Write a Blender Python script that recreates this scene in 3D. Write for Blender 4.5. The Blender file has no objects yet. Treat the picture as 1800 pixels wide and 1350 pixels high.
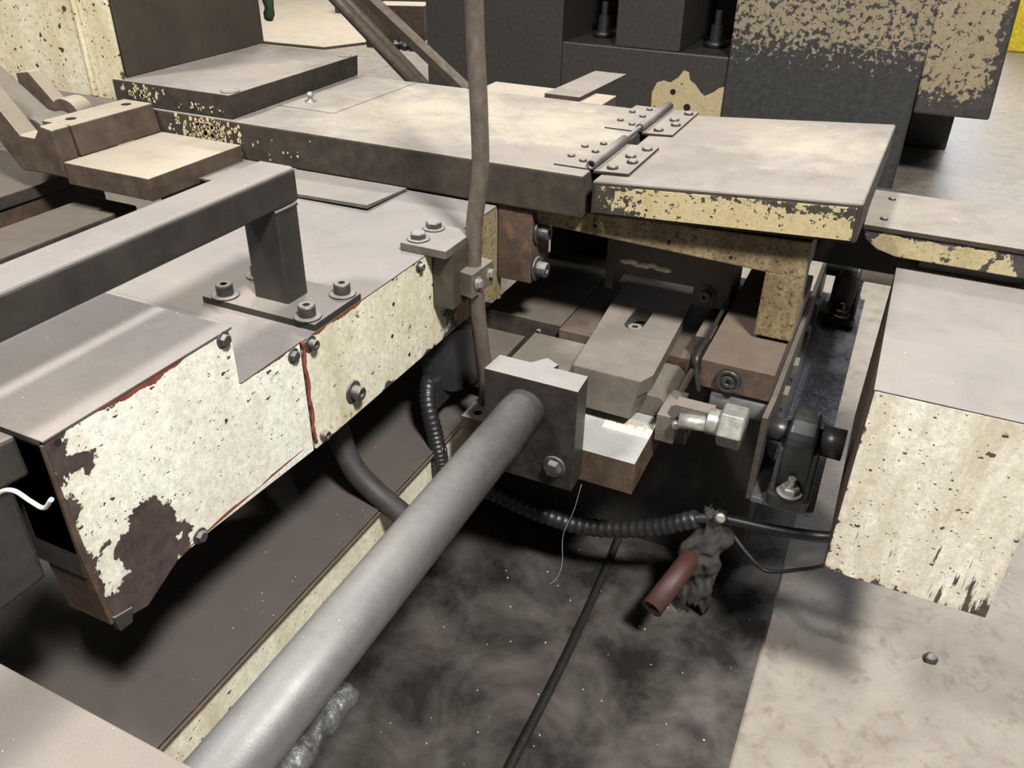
import bpy, bmesh, math, random
from mathutils import Vector, Matrix, noise
random.seed(7)
S, ZF = 0.01, 95.0            # shapes are written in centimetres, camera height is z = 0, the floor is z = -95
def W(x, y, z): return Vector((x*S, y*S, (z+ZF)*S))
scn = bpy.context.scene
COL = scn.collection

# ------------------------------------------------------------------ camera
cam = bpy.data.cameras.new('camera'); co = bpy.data.objects.new('camera', cam); COL.objects.link(co)
yaw, pit, rol = math.radians(24.535), math.radians(31.713), math.radians(1.058)
fw = Vector((-math.sin(yaw)*math.cos(pit), math.cos(yaw)*math.cos(pit), -math.sin(pit)))
rt = Vector((math.cos(yaw), math.sin(yaw), 0)); up = rt.cross(fw)
r2 = rt*math.cos(rol)+up*math.sin(rol); u2 = -rt*math.sin(rol)+up*math.cos(rol)
co.matrix_world = Matrix(((r2.x, u2.x, -fw.x, 0), (r2.y, u2.y, -fw.y, 0), (r2.z, u2.z, -fw.z, ZF*S), (0, 0, 0, 1)))
cam.sensor_width = 36; cam.lens = 1460.7/1800*36; cam.clip_start = .02
scn.camera = co
# ------------------------------------------------------------------ world, hall lamps and added floor fills
wd = bpy.data.worlds.new('hall_air'); scn.world = wd; wd.use_nodes = True
wd.node_tree.nodes['Background'].inputs[0].default_value = (1.0, .95, .87, 1); wd.node_tree.nodes['Background'].inputs[1].default_value = .045
def lamp(name, loc, target, sx, sy, power, col, spread=180):
    l = bpy.data.lights.new(name, 'AREA'); l.shape = 'RECTANGLE'; l.size = sx; l.size_y = sy; l.energy = power; l.color = col; l.spread = math.radians(spread)
    o = bpy.data.objects.new(name, l); COL.objects.link(o); o.location = W(*loc)
    o.rotation_euler = (W(*target)-W(*loc)).to_track_quat('-Z', 'Y').to_euler(); return o
lamp('hall_lamp_near', (-215, -115, 330), (-40, 85, -50), .6, .4, 160, (1, .985, .96))
lamp('hall_lamp_side', (105, -40, 215), (-40, 70, -60), .4, .4, 185, (1, .985, .95))
lamp('far_floor_fill', (-330, 560, 420), (-330, 540, -95), 2.2, 2.2, 80, (1, .97, .92), 70)  # unseen fill light, set here to brighten the far left floor
lamp('hall_lamp_back', (-190, 330, 300), (-70, 120, -34), .5, .5, 95, (1, .97, .92))
lamp('right_floor_fill', (150, 480, 430), (120, 440, -95), 1.6, 1.6, 62, (1, .97, .92), 65)  # second unseen fill, added to brighten the far right floor
lamp('shop_door_daylight', (120, 1000, 210), (60, 300, -95), 3.0, 4.5, 170, (.66, .79, 1))
vs = scn.view_settings; vs.view_transform = 'Standard'; vs.look = 'None'; vs.gamma = 1; vs.exposure = .3; vs.use_curve_mapping = False

# ------------------------------------------------------------------ materials
class NT:
    def __init__(s, name):
        s.m = bpy.data.materials.new(name); s.m.use_nodes = True; s.t = s.m.node_tree; s.N = s.t.nodes; s.p = s.N['Principled BSDF']
        g = s.N.new('ShaderNodeNewGeometry'); s.pos = g.outputs['Position']; s.nor = g.outputs['Normal']
    def put(s, sock, v):
        if v is None: return
        if isinstance(v, bpy.types.NodeSocket): s.t.links.new(v, sock)
        elif isinstance(v, (tuple, list)) and len(v) == 3 and sock.type == 'RGBA': sock.default_value = (*v, 1)
        else: sock.default_value = v
    def math(s, op, a, b=None, c=None, clamp=False):
        n = s.N.new('ShaderNodeMath'); n.operation = op; n.use_clamp = clamp
        s.put(n.inputs[0], a); s.put(n.inputs[1], b); s.put(n.inputs[2], c); return n.outputs[0]
    def xyz(s, v):
        n = s.N.new('ShaderNodeSeparateXYZ'); s.put(n.inputs[0], v); return n.outputs
    def scale(s, v, k):
        n = s.N.new('ShaderNodeMapping'); s.put(n.inputs[0], v); n.inputs['Scale'].default_value = k; return n.outputs[0]
    def noise(s, sc, det=4, rough=.6, v=None, dist=0):
        n = s.N.new('ShaderNodeTexNoise'); s.put(n.inputs['Vector'], v or s.pos); n.inputs['Scale'].default_value = sc
        n.inputs['Detail'].default_value = det; n.inputs['Roughness'].default_value = rough; n.inputs['Distortion'].default_value = dist; return n.outputs['Fac']
    def voro(s, sc, v=None):
        n = s.N.new('ShaderNodeTexVoronoi'); s.put(n.inputs['Vector'], v or s.pos); n.inputs['Scale'].default_value = sc; return n.outputs['Distance']
    def rng(s, v, a, b, c=0., d=1.):
        n = s.N.new('ShaderNodeMapRange'); n.clamp = True
        for i, q in enumerate((v, a, b, c, d)): s.put(n.inputs[i], q)
        return n.outputs[0]
    def mix(s, f, a, b):
        n = s.N.new('ShaderNodeMix'); n.data_type = 'RGBA'; s.put(n.inputs[0], f); s.put(n.inputs[6], a); s.put(n.inputs[7], b); return n.outputs[2]
    def bump(s, h, st=.3, d=.001):
        n = s.N.new('ShaderNodeBump'); s.put(n.inputs['Height'], h); n.inputs['Strength'].default_value = st; n.inputs['Distance'].default_value = d
        s.t.links.new(n.outputs[0], s.p.inputs['Normal'])
    def out(s, col, rough, metal=0.):
        s.put(s.p.inputs['Base Color'], col); s.put(s.p.inputs['Roughness'], rough); s.put(s.p.inputs['Metallic'], metal); return s.m

def mat_steel(name, base, dust=None, rough=.55, metal=.25, var=.35, sc=18, dustcov=1., rust=None, bump=.25, tan=()):
    """bare or painted steel; dust settles on what faces up"""
    t = NT(name); n1 = t.noise(sc, 6, .65); n2 = t.noise(sc*9, 3, .7)
    lo = tuple(c*(1-var) for c in base); hi = tuple(min(1, c*(1+var)) for c in base)
    col = t.mix(t.rng(n1, .3, .7), lo, hi)
    if rust: col = t.mix(t.rng(t.noise(sc*1.7, 7, .7, dist=.4), .52, .68), col, rust)
    col = t.mix(t.math('MULTIPLY', t.rng(n2, .55, .8), .3), col, tuple(c*.4 for c in base))
    r = t.rng(n1, .2, .8, rough-.1, rough+.1)
    if dust:
        nz = t.rng(t.xyz(t.nor)[2], .35, .9); blot = t.rng(t.noise(sc*.45, 5, .6), .25, .5, .78, 1)
        f = t.math('MULTIPLY', t.math('MULTIPLY', nz, blot), dustcov)
        d2 = t.mix(t.rng(t.noise(sc*.5, 6, .65), .3, .75), tuple(c*.9 for c in dust), tuple(min(1, c*1.07) for c in dust))
        d2 = t.mix(t.math('MULTIPLY', t.rng(t.noise(5.5, 4, .55, dist=.5), .5, .72), .6), d2, (dust[0]*1.22, dust[1]*1.14, dust[2]*.98))
        for x, y, z, r in tan:      # pale dust spilt in heaps
            n = t.N.new('ShaderNodeVectorMath'); n.operation = 'DISTANCE'; t.put(n.inputs[0], t.pos); n.inputs[1].default_value = W(x, y, z)
            f2 = t.math('MULTIPLY', t.rng(t.math('ADD', t.rng(n.outputs['Value'], 0., r*S, .62, 0.), t.noise(13, 6, .65, dist=.4)), .62, 1.05), .85)
            d2 = t.mix(f2, d2, (.40, .355, .275))
        d2 = t.mix(t.math('MULTIPLY', t.rng(t.noise(700, 3, .6), .42, .7), .4), d2, tuple(c*.66 for c in dust))
        d2 = t.mix(t.math('MULTIPLY', t.rng(t.voro(130), .085, .05), t.rng(t.noise(33, 3, .6), .56, .6)), d2, (.75, .70, .64))
        col = t.mix(f, col, d2); r = t.math('ADD', r, t.math('MULTIPLY', f, .25), clamp=True)
        metalf = t.math('MULTIPLY', t.math('SUBTRACT', 1., f), metal)
    else: metalf = metal
    t.bump(t.math('ADD', t.noise(420, 3, .6), t.math('MULTIPLY', n1, .8)), bump, .0006)
    return t.out(col, r, metalf)

def mat_chip(name, paint, under, thr=.66, sc=35, speck=.16, spsc=320, edges=(), spots=(), stain=(.42, .36, .22), stainamt=.5, warm=None, dust=None, red=None, spst=(1, .45, 1), drips=None):
    """paint worn through in chips; edges = (axis, cm, width cm, strength), spots = (x, y, z, radius, strength) where it has been knocked most"""
    t = NT(name); P = t.xyz(t.pos)
    f = t.noise(sc, 9, .62, dist=.25)
    for ax, c, w, k in edges:
        c = (c+(ZF if ax == 2 else 0))*S
        d = t.math('ABSOLUTE', t.math('SUBTRACT', P[ax], c))
        f = t.math('ADD', f, t.math('MULTIPLY', t.rng(d, 0., w*S, 1., 0.), k))
    for x, y, z, r, k in spots:
        n = t.N.new('ShaderNodeVectorMath'); n.operation = 'DISTANCE'; t.put(n.inputs[0], t.pos); n.inputs[1].default_value = W(x, y, z)
        f = t.math('ADD', f, t.math('MULTIPLY', t.rng(n.outputs['Value'], 0., r*S, 1., 0.), k))
    chip = t.rng(f, thr, thr+.015)
    big = t.noise(14, 4, .6)
    sv = t.scale(t.pos, spst)
    wob = t.N.new('ShaderNodeVectorMath'); wob.operation = 'ADD'; t.put(wob.inputs[0], sv)
    nn = t.N.new('ShaderNodeTexNoise'); nn.inputs['Scale'].default_value = 300; sc2 = t.N.new('ShaderNodeVectorMath'); sc2.operation = 'SCALE'; sc2.inputs[3].default_value = .004
    t.t.links.new(t.pos, nn.inputs['Vector']); t.t.links.new(nn.outputs['Color'], sc2.inputs[0]); t.t.links.new(sc2.outputs[0], wob.inputs[1])
    v = t.voro(spsc, wob.outputs[0])
    vv = t.math('ADD', v, t.math('MULTIPLY', t.math('SUBTRACT', t.noise(95, 4, .65), .5), -1.1))
    sp = t.rng(vv, speck*.62, speck*.3)
    v2 = t.math('ADD', t.voro(spsc*.33, wob.outputs[0]), t.math('MULTIPLY', t.math('SUBTRACT', t.noise(30, 4, .65), .5), -.9))
    sp2 = t.rng(v2, speck*.45, speck*.3)
    chip = t.math('MAXIMUM', chip, t.math('MAXIMUM', sp, sp2))
    if drips:
        dn = t.noise(130, 4, .6, t.scale(t.pos, (1, 1, .1)))
        gz = t.rng(P[2], (drips[0]+ZF)*S, (drips[1]+ZF)*S, .07, -.12); gx = t.rng(P[0], drips[2]*S, drips[3]*S, -.1, .06)
        chip = t.math('MAXIMUM', chip, t.rng(t.math('ADD', dn, t.math('ADD', gz, gx)), .62, .66))
    col = t.mix(t.rng(t.noise(130, 8, .78), .36, .64), tuple(c*.74 for c in paint), tuple(min(1, c*1.14) for c in paint))
    st = t.math('MULTIPLY', t.rng(t.math('ADD', t.noise(16, 7, .7, t.scale(t.pos, (1, 1, .22)), .5), t.math('MULTIPLY', t.rng(f, thr-.16, thr), .12)), .45, .66), stainamt)
    col = t.mix(st, col, stain)
    col = t.mix(t.math('MULTIPLY', t.rng(t.noise(46, 7, .72, dist=.4), .5, .68), stainamt*.75), col, tuple(.55*a+.45*b for a, b in zip(stain, paint)))
    col = t.mix(t.math('MULTIPLY', t.rng(t.noise(420, 5, .75), .45, .68), .3), col, tuple(c*.5 for c in stain))
    if warm: col = t.mix(t.math('MULTIPLY', t.rng(t.noise(240, 5, .75), .48, .7), .55), col, warm)
    ucol = t.mix(t.rng(t.noise(50, 5, .65), .35, .65), under, tuple(c*.45 for c in under))
    if red: ucol = t.mix(t.rng(t.noise(26, 4, .6), .54, .6), ucol, red)
    col = t.mix(chip, col, ucol)
    if dust: col = t.mix(t.math('MULTIPLY', t.rng(t.xyz(t.nor)[2], .4, .9), .95), col, dust)
    t.bump(t.math('ADD', t.math('MULTIPLY', chip, -1.), t.math('MULTIPLY', t.noise(260, 4, .6), .35)), .35, .0008)
    return t.out(col, t.rng(chip, 0, 1, .5, .62), 0.)

def mat_oil(name, base, rough, blot, sc=12, metal=0., bump=.3, bsc=60):
    t = NT(name); n = t.noise(sc, 6, .62, dist=.3)
    col = t.mix(t.rng(n, .38, .66), base, blot); t.bump(t.noise(bsc, 5, .6, dist=.6), bump, .002)
    return t.out(col, t.rng(n, .35, .65, rough, rough+.35), metal)
def mat_plain(name, col, rough=.5, metal=0.):
    t = NT(name); c = t.mix(t.rng(t.noise(70, 4, .6), .35, .7), tuple(q*.72 for q in col), tuple(min(1, q*1.1) for q in col))
    t.bump(t.noise(500, 2, .6), .15, .0005); return t.out(c, rough, metal)

DUST = (.232, .207, .183)
BROWN = (.062, .046, .034)
M = {}
M['floor'] = mat_steel('concrete_floor', (.25, .22, .187), rough=.42, metal=0, var=.14, sc=16, rust=(.175, .142, .108), bump=.6)
M['top'] = mat_steel('dusty_table_steel', (.037, .028, .02), DUST, .55, .2, rust=(.035, .025, .019), sc=45, bump=.5, var=.45, tan=((-72, 122, -33.8, 30), (-48, 124, -33.8, 20), (-12, 125, -32, 16)))
M['column'] = mat_steel('brown_column_paint', (.052, .041, .032), None, .5, .1, var=.2, sc=9)
M['top2'] = mat_steel('dusty_cover_steel', (.10, .085, .075), (.21, .192, .18), .5, .2, sc=26)
M['fgplate'] = mat_steel('near_plate_steel', (.09, .08, .07), (.185, .163, .145), .5, .2, sc=26)
M['tan'] = mat_steel('tan_dusted_steel', (.085, .062, .046), (.36, .31, .245), .5, .2, sc=30)
M['grey'] = mat_steel('dark_grey_enamel', (.03, .026, .022), (.19, .172, .16), .45, .1, sc=22)
M['pipe'] = mat_steel('grey_pipe_paint', (.125, .12, .114), (.185, .18, .173), .38, .35, var=.1, sc=60, dustcov=.6)  # paler dusted top also paints in the pipe's broad highlight
M['bedtop'] = mat_steel('bed_top_steel', (.042, .036, .031), (.07, .06, .052), .5, .2, rust=(.10, .07, .04), sc=24)
M['rod'] = mat_steel('brown_grey_rod', (.13, .105, .085), None, .42, .35, var=.25, sc=70)
M['slide'] = mat_steel('slide_steel', (.085, .06, .042), (.35, .345, .335), .45, .25, sc=40, dustcov=.9)
M['clampsteel'] = mat_steel('clamp_steel', (.032, .027, .022), (.245, .232, .222), .45, .3, sc=40, dustcov=.9)
M['strap'] = mat_steel('rubber_strap', (.032, .028, .025), None, .65, 0., sc=30)
M['satin'] = mat_steel('ground_steel', (.14, .122, .102), (.2, .176, .148), .42, .35, var=.18, sc=40, dustcov=.75)
M['dull'] = mat_steel('dull_dark_steel', (.06, .05, .04), (.14, .118, .096), .5, .3, sc=30, dustcov=.8)
M['rusty'] = mat_steel('rust_brown_steel', (.07, .048, .034), (.105, .08, .062), .6, .15, rust=(.13, .072, .038), sc=30, dustcov=.7)
M['bolt'] = mat_steel('blackened_bolt', (.075, .07, .066), (.26, .24, .22), .42, .5, sc=80, dustcov=.85)
M['zinc'] = mat_steel('zinc_plated', (.38, .365, .33), None, .36, .6, var=.2, sc=90)
M['dark'] = mat_plain('dark_machine_paint', (.036, .031, .027), .5)
M['black'] = mat_plain('black_rubber', (.016, .015, .0145), .42)
M['blackpart'] = mat_plain('black_casting', (.03, .029, .028), .38, .2)
M['oil'] = mat_oil('oily_black_steel', (.10, .105, .115), .22, (.13, .13, .135), 30, .5, .7, 70)  # lighter bluish base paints in the daylight sheen on the black web
M['tray'] = mat_oil('oily_tray', (.018, .016, .014), .2, (.082, .071, .062), 9, 0., .12, 30)  # brighter blotches paint in reflections lying on the tray
M['hole'] = mat_plain('hole_black', (.004, .004, .004), .9)
M['red'] = mat_plain('red_primer', (.19, .045, .026), .6)
M['redhose'] = mat_plain('red_hose', (.042, .013, .01), .6)
M['white'] = mat_plain('white_wire', (.62, .58, .50), .5)
M['green'] = mat_plain('green_film', (.03, .055, .03), .35)
M['yellow'] = mat_plain('yellow_paint', (.88, .68, .02), .45)
M['foil'] = mat_oil('foil_wrap', (.2, .195, .19), .2, (.03, .03, .03), 40, .5, 1., 170)
M['rag'] = mat_plain('oily_rag', (.04, .036, .03), .75)
M['ruler'] = mat_steel('ruler_brass', (.50, .45, .34), (.56, .51, .42), .4, .2, var=.1, sc=60)
CREAM = (.70, .67, .53)
M['cream'] = mat_chip('cream_cover_paint', CREAM, (.07, .05, .04), thr=.70, sc=42, speck=.17, edges=((2, -53.3, 1.2, .16), (2, -40.0, .9, .14), (1, 29.3, 2.6, .2)), stainamt=.62,
    spots=((-49, 86, -46, 5, .2), (-49, 88, -52, 6, .25)))
M['cream2'] = mat_chip('cream_end_cover_paint', (.77, .76, .67), (.075, .052, .045), thr=.70, sc=42, speck=.17, edges=((2, -53.8, 1.0, .16), (2, -34.3, .7, .14), (1, 29.3, 1.6, .22)), stainamt=.3,
    spots=((-49, 30.0, -36, 3.0, .24), (-49, 31.4, -38.2, 1.6, .22), (-49, 34.6, -46.6, 4.4, .5), (-49, 36.0, -50.5, 4.6, .45), (-49, 31.2, -51.8, 4.2, .36), (-49, 33.0, -54, 4, .4)))
M['creambox'] = mat_chip('cream_guard_paint', (.71, .685, .58), (.075, .058, .042), thr=.71, sc=50, speck=.22, spsc=260, edges=((2, -67.2, 1.6, .2), (2, -43, .5, .15), (0, 3.5, .6, .16), (0, 20.2, .5, .13)), stainamt=.8, stain=(.40, .35, .25), spst=(.5, 1, .8), drips=(-67, -54, 4, 19), spots=((4, 78.5, -66, 9, .05), (20, 78.5, -46, 6, .06)))
M['ochre'] = mat_chip('ochre_flap_paint', (.42, .335, .175), (.045, .04, .028), thr=.60, sc=130, speck=.1, spsc=260, edges=((0, -34.6, 12, .13), (0, -34.6, 2.4, .2), (2, -33.2, 1.4, .16), (2, -38.4, 1.2, .15), (0, -2, 1.6, .18)), stainamt=.6, spst=(.6, 1, .9))
M['ochre2'] = mat_chip('grimy_ochre_paint', (.29, .235, .128), (.035, .033, .023), thr=.61, sc=190, speck=.07, spsc=260, stainamt=1.0, stain=(.13, .09, .045), warm=(.09, .062, .03))
M['ochre3'] = mat_chip('worn_step_paint', (.48, .40, .24), (.062, .046, .034), thr=.52, sc=70, speck=.25, stainamt=.5, edges=((0, -93, 14, -.28),))
M['flake'] = mat_plain('ochre_flake', (.50, .42, .25), .55)
M['headcream'] = mat_chip('head_cream_paint', (.62, .57, .41), (.06, .045, .035), thr=.70, sc=30, speck=.28, spsc=130, edges=((2, -33, 1.5, .2), (0, -116.5, .8, .16)), stainamt=.5, stain=(.40, .29, .13))
M['bgcream'] = mat_chip('press_cream_paint', (.28, .235, .15), (.034, .032, .031), thr=.53, sc=55, speck=.2, spsc=70, edges=((2, -95, 50, .75),), stainamt=.5, stain=(.2, .16, .1), warm=(.14, .11, .07))
M['bgcream2'] = mat_chip('press_door_paint', (.31, .262, .17), (.045, .036, .034), thr=.57, sc=55, speck=.2, spsc=70, edges=((2, -67, 10, .3), (0, 25, 6, .34)), stainamt=.5, stain=(.22, .17, .1), warm=(.15, .12, .07))
M['bgpatch'] = mat_chip('press_worn_patch', (.42, .34, .19), (.04, .037, .034), thr=.66, sc=30, speck=.15, spsc=40, stainamt=.6)
M['stripfront'] = mat_chip('strip_front_paint', (.34, .275, .15), (.05, .04, .037), thr=.58, sc=40, speck=.2, edges=((2, -37.5, 1.3, .22), (0, -.5, 2, .1), (0, 17, 2.2, .22)), stainamt=.7, warm=(.2, .15, .08))

# ------------------------------------------------------------------ shape helpers (all in centimetres)
def box(bm, x0, x1, y0, y1, z0, z1):
    v = [bm.verts.new((x, y, z)) for z in (z0, z1) for y in (y0, y1) for x in (x0, x1)]
    for q in ((0, 2, 3, 1), (4, 5, 7, 6), (0, 1, 5, 4), (2, 6, 7, 3), (0, 4, 6, 2), (1, 3, 7, 5)): bm.faces.new([v[i] for i in q])
    return v
def hexa(bm, a):        # eight corners: bottom ring (4) then top ring (4)
    v = [bm.verts.new(p) for p in a]
    for q in ((3, 2, 1, 0), (4, 5, 6, 7), (0, 1, 5, 4), (1, 2, 6, 5), (2, 3, 7, 6), (3, 0, 4, 7)): bm.faces.new([v[i] for i in q])
def prism(bm, poly, ax, a, b):      # 2D outline pushed along axis ax from a to b
    def P(q, t): return (t, q[0], q[1]) if ax == 0 else (q[0], t, q[1]) if ax == 1 else (q[0], q[1], t)
    n = len(poly); v0 = [bm.verts.new(P(q, a)) for q in poly]; v1 = [bm.verts.new(P(q, b)) for q in poly]
    for i in range(n): bm.faces.new((v0[i], v0[(i+1) % n], v1[(i+1) % n], v1[i]))
    bm.faces.new(v0[::-1]); bm.faces.new(v1)
def ring(c, d, r, n, ph=0.):
    d = Vector(d).normalized(); a = d.orthogonal().normalized() if abs(d.z) > .99 else d.cross(Vector((0, 0, 1))).normalized(); b = d.cross(a)
    return [Vector(c)+r*(math.cos(2*math.pi*i/n+ph)*a+math.sin(2*math.pi*i/n+ph)*b) for i in range(n)]
def loft(bm, rings, smooth=True, caps=True):
    R = [[bm.verts.new(p) for p in r] for r in rings]; n = len(R[0])
    for a, b in zip(R, R[1:]):
        for i in range(n):
            f = bm.faces.new((a[i], a[(i+1) % n], b[(i+1) % n], b[i])); f.smooth = smooth
    if caps: bm.faces.new(R[0][::-1]); bm.faces.new(R[-1])
def cyl(bm, p, q, r, n=20, r1=None, smooth=True, ph=0.):
    d = Vector(q)-Vector(p); loft(bm, [ring(p, d, r, n, ph), ring(q, d, r if r1 is None else r1, n, ph)], smooth)
def lathe(bm, p, d, prof, n=24, ph=0., smooth=True):    # prof = (along, radius) pairs
    d = Vector(d).normalized(); loft(bm, [ring(Vector(p)+d*a, d, max(r, .002), n, ph) for a, r in prof], smooth)
def spline(pts, k=8):
    P = [Vector(p) for p in pts]; P = [2*P[0]-P[1]]+P+[2*P[-1]-P[-2]]; o = []
    for i in range(1, len(P)-2):
        a, b, c, d = P[i-1:i+3]
        for j in range(k):
            t = j/k; o.append(.5*((2*b)+(c-a)*t+(2*a-5*b+4*c-d)*t*t+(3*b-a-3*c+d)*t**3))
    return o+[P[-2]]
def tube(bm, pts, r, n=10, k=8, rf=None, straight=False):
    P = [Vector(p) for p in pts] if straight else spline(pts, k); R = []
    a = None
    for i, p in enumerate(P):
        d = (P[min(i+1, len(P)-1)]-P[max(i-1, 0)]).normalized()
        if a is None: a = d.orthogonal().normalized()
        a = (a-d*a.dot(d)).normalized(); b = d.cross(a); rr = r if rf is None else rf(i, len(P))*r
        R.append([p+rr*(math.cos(2*math.pi*j/n)*a+math.sin(2*math.pi*j/n)*b) for j in range(n)])
    loft(bm, R)
def nb(): return bmesh.new()
def roundrect(x0, x1, y0, y1, r, n=5):
    o = []
    for cx, cy, a in ((x1-r, y1-r, 0), (x0+r, y1-r, 90), (x0+r, y0+r, 180), (x1-r, y0+r, 270)):
        for i in range(n+1):
            t = math.radians(a+90*i/n); o.append((cx+r*math.cos(t), cy+r*math.sin(t)))
    return o

# ------------------------------------------------------------------ object helpers
def finish(bm, off, bevel=0, seg=2, sub=0):
    bmesh.ops.recalc_face_normals(bm, faces=bm.faces)
    me = bpy.data.meshes.new('mesh')
    for v in bm.verts: v.co = W(*v.co)-off
    bm.to_mesh(me); bm.free(); return me
def mods(o, bevel, seg=2):
    if bevel:
        b = o.modifiers.new('edge', 'BEVEL'); b.width = bevel*S; b.segments = seg; b.limit_method = 'ANGLE'; b.angle_limit = math.radians(40)
def tags(o, label=None, cat=None, group=None, kind=None):
    for k, v in (('label', label), ('category', cat), ('group', group), ('kind', kind)):
        if v: o[k] = v
    return o
def thing(name, label, cat, loc, group=None):
    o = bpy.data.objects.new(name, None); COL.objects.link(o); o.location = W(*loc); o.empty_display_size = .02
    tags(o, label, cat, group); o['_off'] = list(W(*loc)); return o
def part(name, bm, mat, parent, bevel=0, label=None, seg=2):
    root = parent
    while root.parent: root = root.parent
    me = finish(bm, Vector(root['_off']))
    o = bpy.data.objects.new(name, me); COL.objects.link(o); o.parent = parent; me.materials.append(M[mat]); mods(o, bevel, seg)
    if label: o['label'] = label
    return o
def solo(name, bm, mat, label=None, cat=None, bevel=0, group=None, kind=None, seg=2):
    xs = [v.co.copy() for v in bm.verts]
    c = (sum(v.x for v in xs)/len(xs), sum(v.y for v in xs)/len(xs), min(v.z for v in xs)); off = W(*c)
    me = finish(bm, off); o = bpy.data.objects.new(name, me); COL.objects.link(o); o.location = off; me.materials.append(M[mat]); mods(o, bevel, seg)
    o['_off'] = list(off); return tags(o, label, cat, group, kind)
def boxpart(name, d, mat, parent, bevel=.15, label=None):
    bm = nb(); box(bm, *d); return part(name, bm, mat, parent, bevel, label)

# fasteners: shared meshes, axis +Z from the seat
def rawmesh(bm, mat):
    bmesh.ops.recalc_face_normals(bm, faces=bm.faces)
    for v in bm.verts: v.co *= S
    me = bpy.data.meshes.new('fastener'); bm.to_mesh(me); bm.free(); me.materials.append(M[mat]); return me
def mk(f, mat):
    bm = nb(); f(bm); return rawmesh(bm, mat)
def socket_head(bm, r=.9, h=1.2):
    n = 24; d = (0, 0, 1)
    hexr = [Vector((.46*r*math.cos(2*math.pi*(i//4)/6+0)*(1-(i % 4)/4)+.46*r*math.cos(2*math.pi*(i//4+1)/6)*((i % 4)/4), .46*r*math.sin(2*math.pi*(i//4)/6)*(1-(i % 4)/4)+.46*r*math.sin(2*math.pi*(i//4+1)/6)*((i % 4)/4), 0)) for i in range(24)]
    def circ(rad, z): return [Vector((rad*math.cos(2*math.pi*i/n), rad*math.sin(2*math.pi*i/n), z)) for i in range(n)]
    loft(bm, [circ(r*.96, 0), circ(r, .08), circ(r, h-.14), circ(r*.9, h), [p+Vector((0, 0, h)) for p in hexr], [p+Vector((0, 0, h-.65*r)) for p in hexr]], False)
def washer_mesh(bm, r=1.45, h=.22):
    lathe(bm, (0, 0, 0), (0, 0, 1), ((0, r), (h*.75, r), (h, r*.94), (h, .3)), 24)
def hex_head(bm, r=1.05, h=.8):
    lathe(bm, (0, 0, 0), (0, 0, 1), ((0, r), (h*.82, r), (h, r*.84)), 6, smooth=False)
MS = {'socket': mk(socket_head, 'bolt'), 'washer': mk(washer_mesh, 'bolt'), 'hex': mk(hex_head, 'bolt'), 'hexz': mk(hex_head, 'zinc'), 'washerz': mk(washer_mesh, 'zinc'),
      'rivet': mk(lambda b: lathe(b, (0, 0, 0), (0, 0, 1), ((0, .55), (.3, .5), (.4, .3)), 14), 'bolt'),
      'hole': mk(lambda b: cyl(b, (0, 0, -.3), (0, 0, .03), .42, 16), 'hole')}
def put(name, mesh, parent, loc, d=(0, 0, 1), sc=1., spin=0.):
    root = parent
    while root.parent: root = root.parent
    o = bpy.data.objects.new(name, MS[mesh]); COL.objects.link(o); o.parent = parent
    q = Vector((0, 0, 1)).rotation_difference(Vector(d).normalized())
    o.matrix_local = Matrix.Translation(W(*loc)-Vector(root['_off'])) @ q.to_matrix().to_4x4() @ Matrix.Rotation(spin, 4, 'Z') @ Matrix.Scale(sc, 4)
    return o
def bolt(parent, loc, d=(0, 0, 1), kind='socket', sc=1., washer='washer', spin=.3, name='bolt'):
    loc = Vector(loc); dn = Vector(d).normalized(); lift = dn*(.2*sc if washer else 0)
    b = put(name, kind, parent, loc+lift, d, sc, spin)
    if washer:
        w = bpy.data.objects.new('washer', MS[washer]); COL.objects.link(w); w.parent = b; w.location = (0, 0, -.2*S)
    return b

# ================================================================== the setting
bm = nb(); box(bm, -900, 500, -100, 1100, -100, -95); solo('floor', bm, 'floor', kind='structure', label='dusty beige concrete workshop floor')
bm = nb(); box(bm, -55.8, -.85, -30, 190, -94.99, -94.3); solo('oil_tray', bm, 'tray', 'oily dark steel tray on the floor under the machine', 'tray', .1)

# ------------------------------------------------------------------ machine bed and rails
t = thing('machine_bed', 'long dark bed rail with cream painted side beneath the pipe', 'machine bed', (-62, 60, -95))
bm = nb(); box(bm, -92, -56, -5, 128, -95, -70.6); part('body', bm, 'dark', t, .2)
bm = nb(); box(bm, -56, -49.8, -5, 128, -76.5, -70.6); part('side_rail', bm, 'cream', t, .2, 'cream painted side')
bm = nb(); box(bm, -92, -49.3, -5, 128, -70.6, -70); part('top_plate', bm, 'bedtop', t, .12)
bm = nb(); box(bm, -49.35, -49.0, -5, 100, -70.65, -70.3); part('edge_strip', bm, 'rusty', t, .1)
t = thing('pedestal', 'black machine base standing behind the slide block', 'pedestal', (-25, 116, -94.3))
bm = nb(); box(bm, -49.0, -7.2, 104, 138, -94.3, -66); part('body', bm, 'dark', t, .3)
bm = nb(); box(bm, -49, -7.2, 134.5, 138, -66, -59.7); part('rear_rib', bm, 'dark', t, .3)
bm = nb(); box(bm, -56, -39.5, 139, 142, -94.3, -41); part('gap_blocker', bm, 'dark', t, .3)  # added dark sheet, blocks the bright floor showing through under the table

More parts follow.
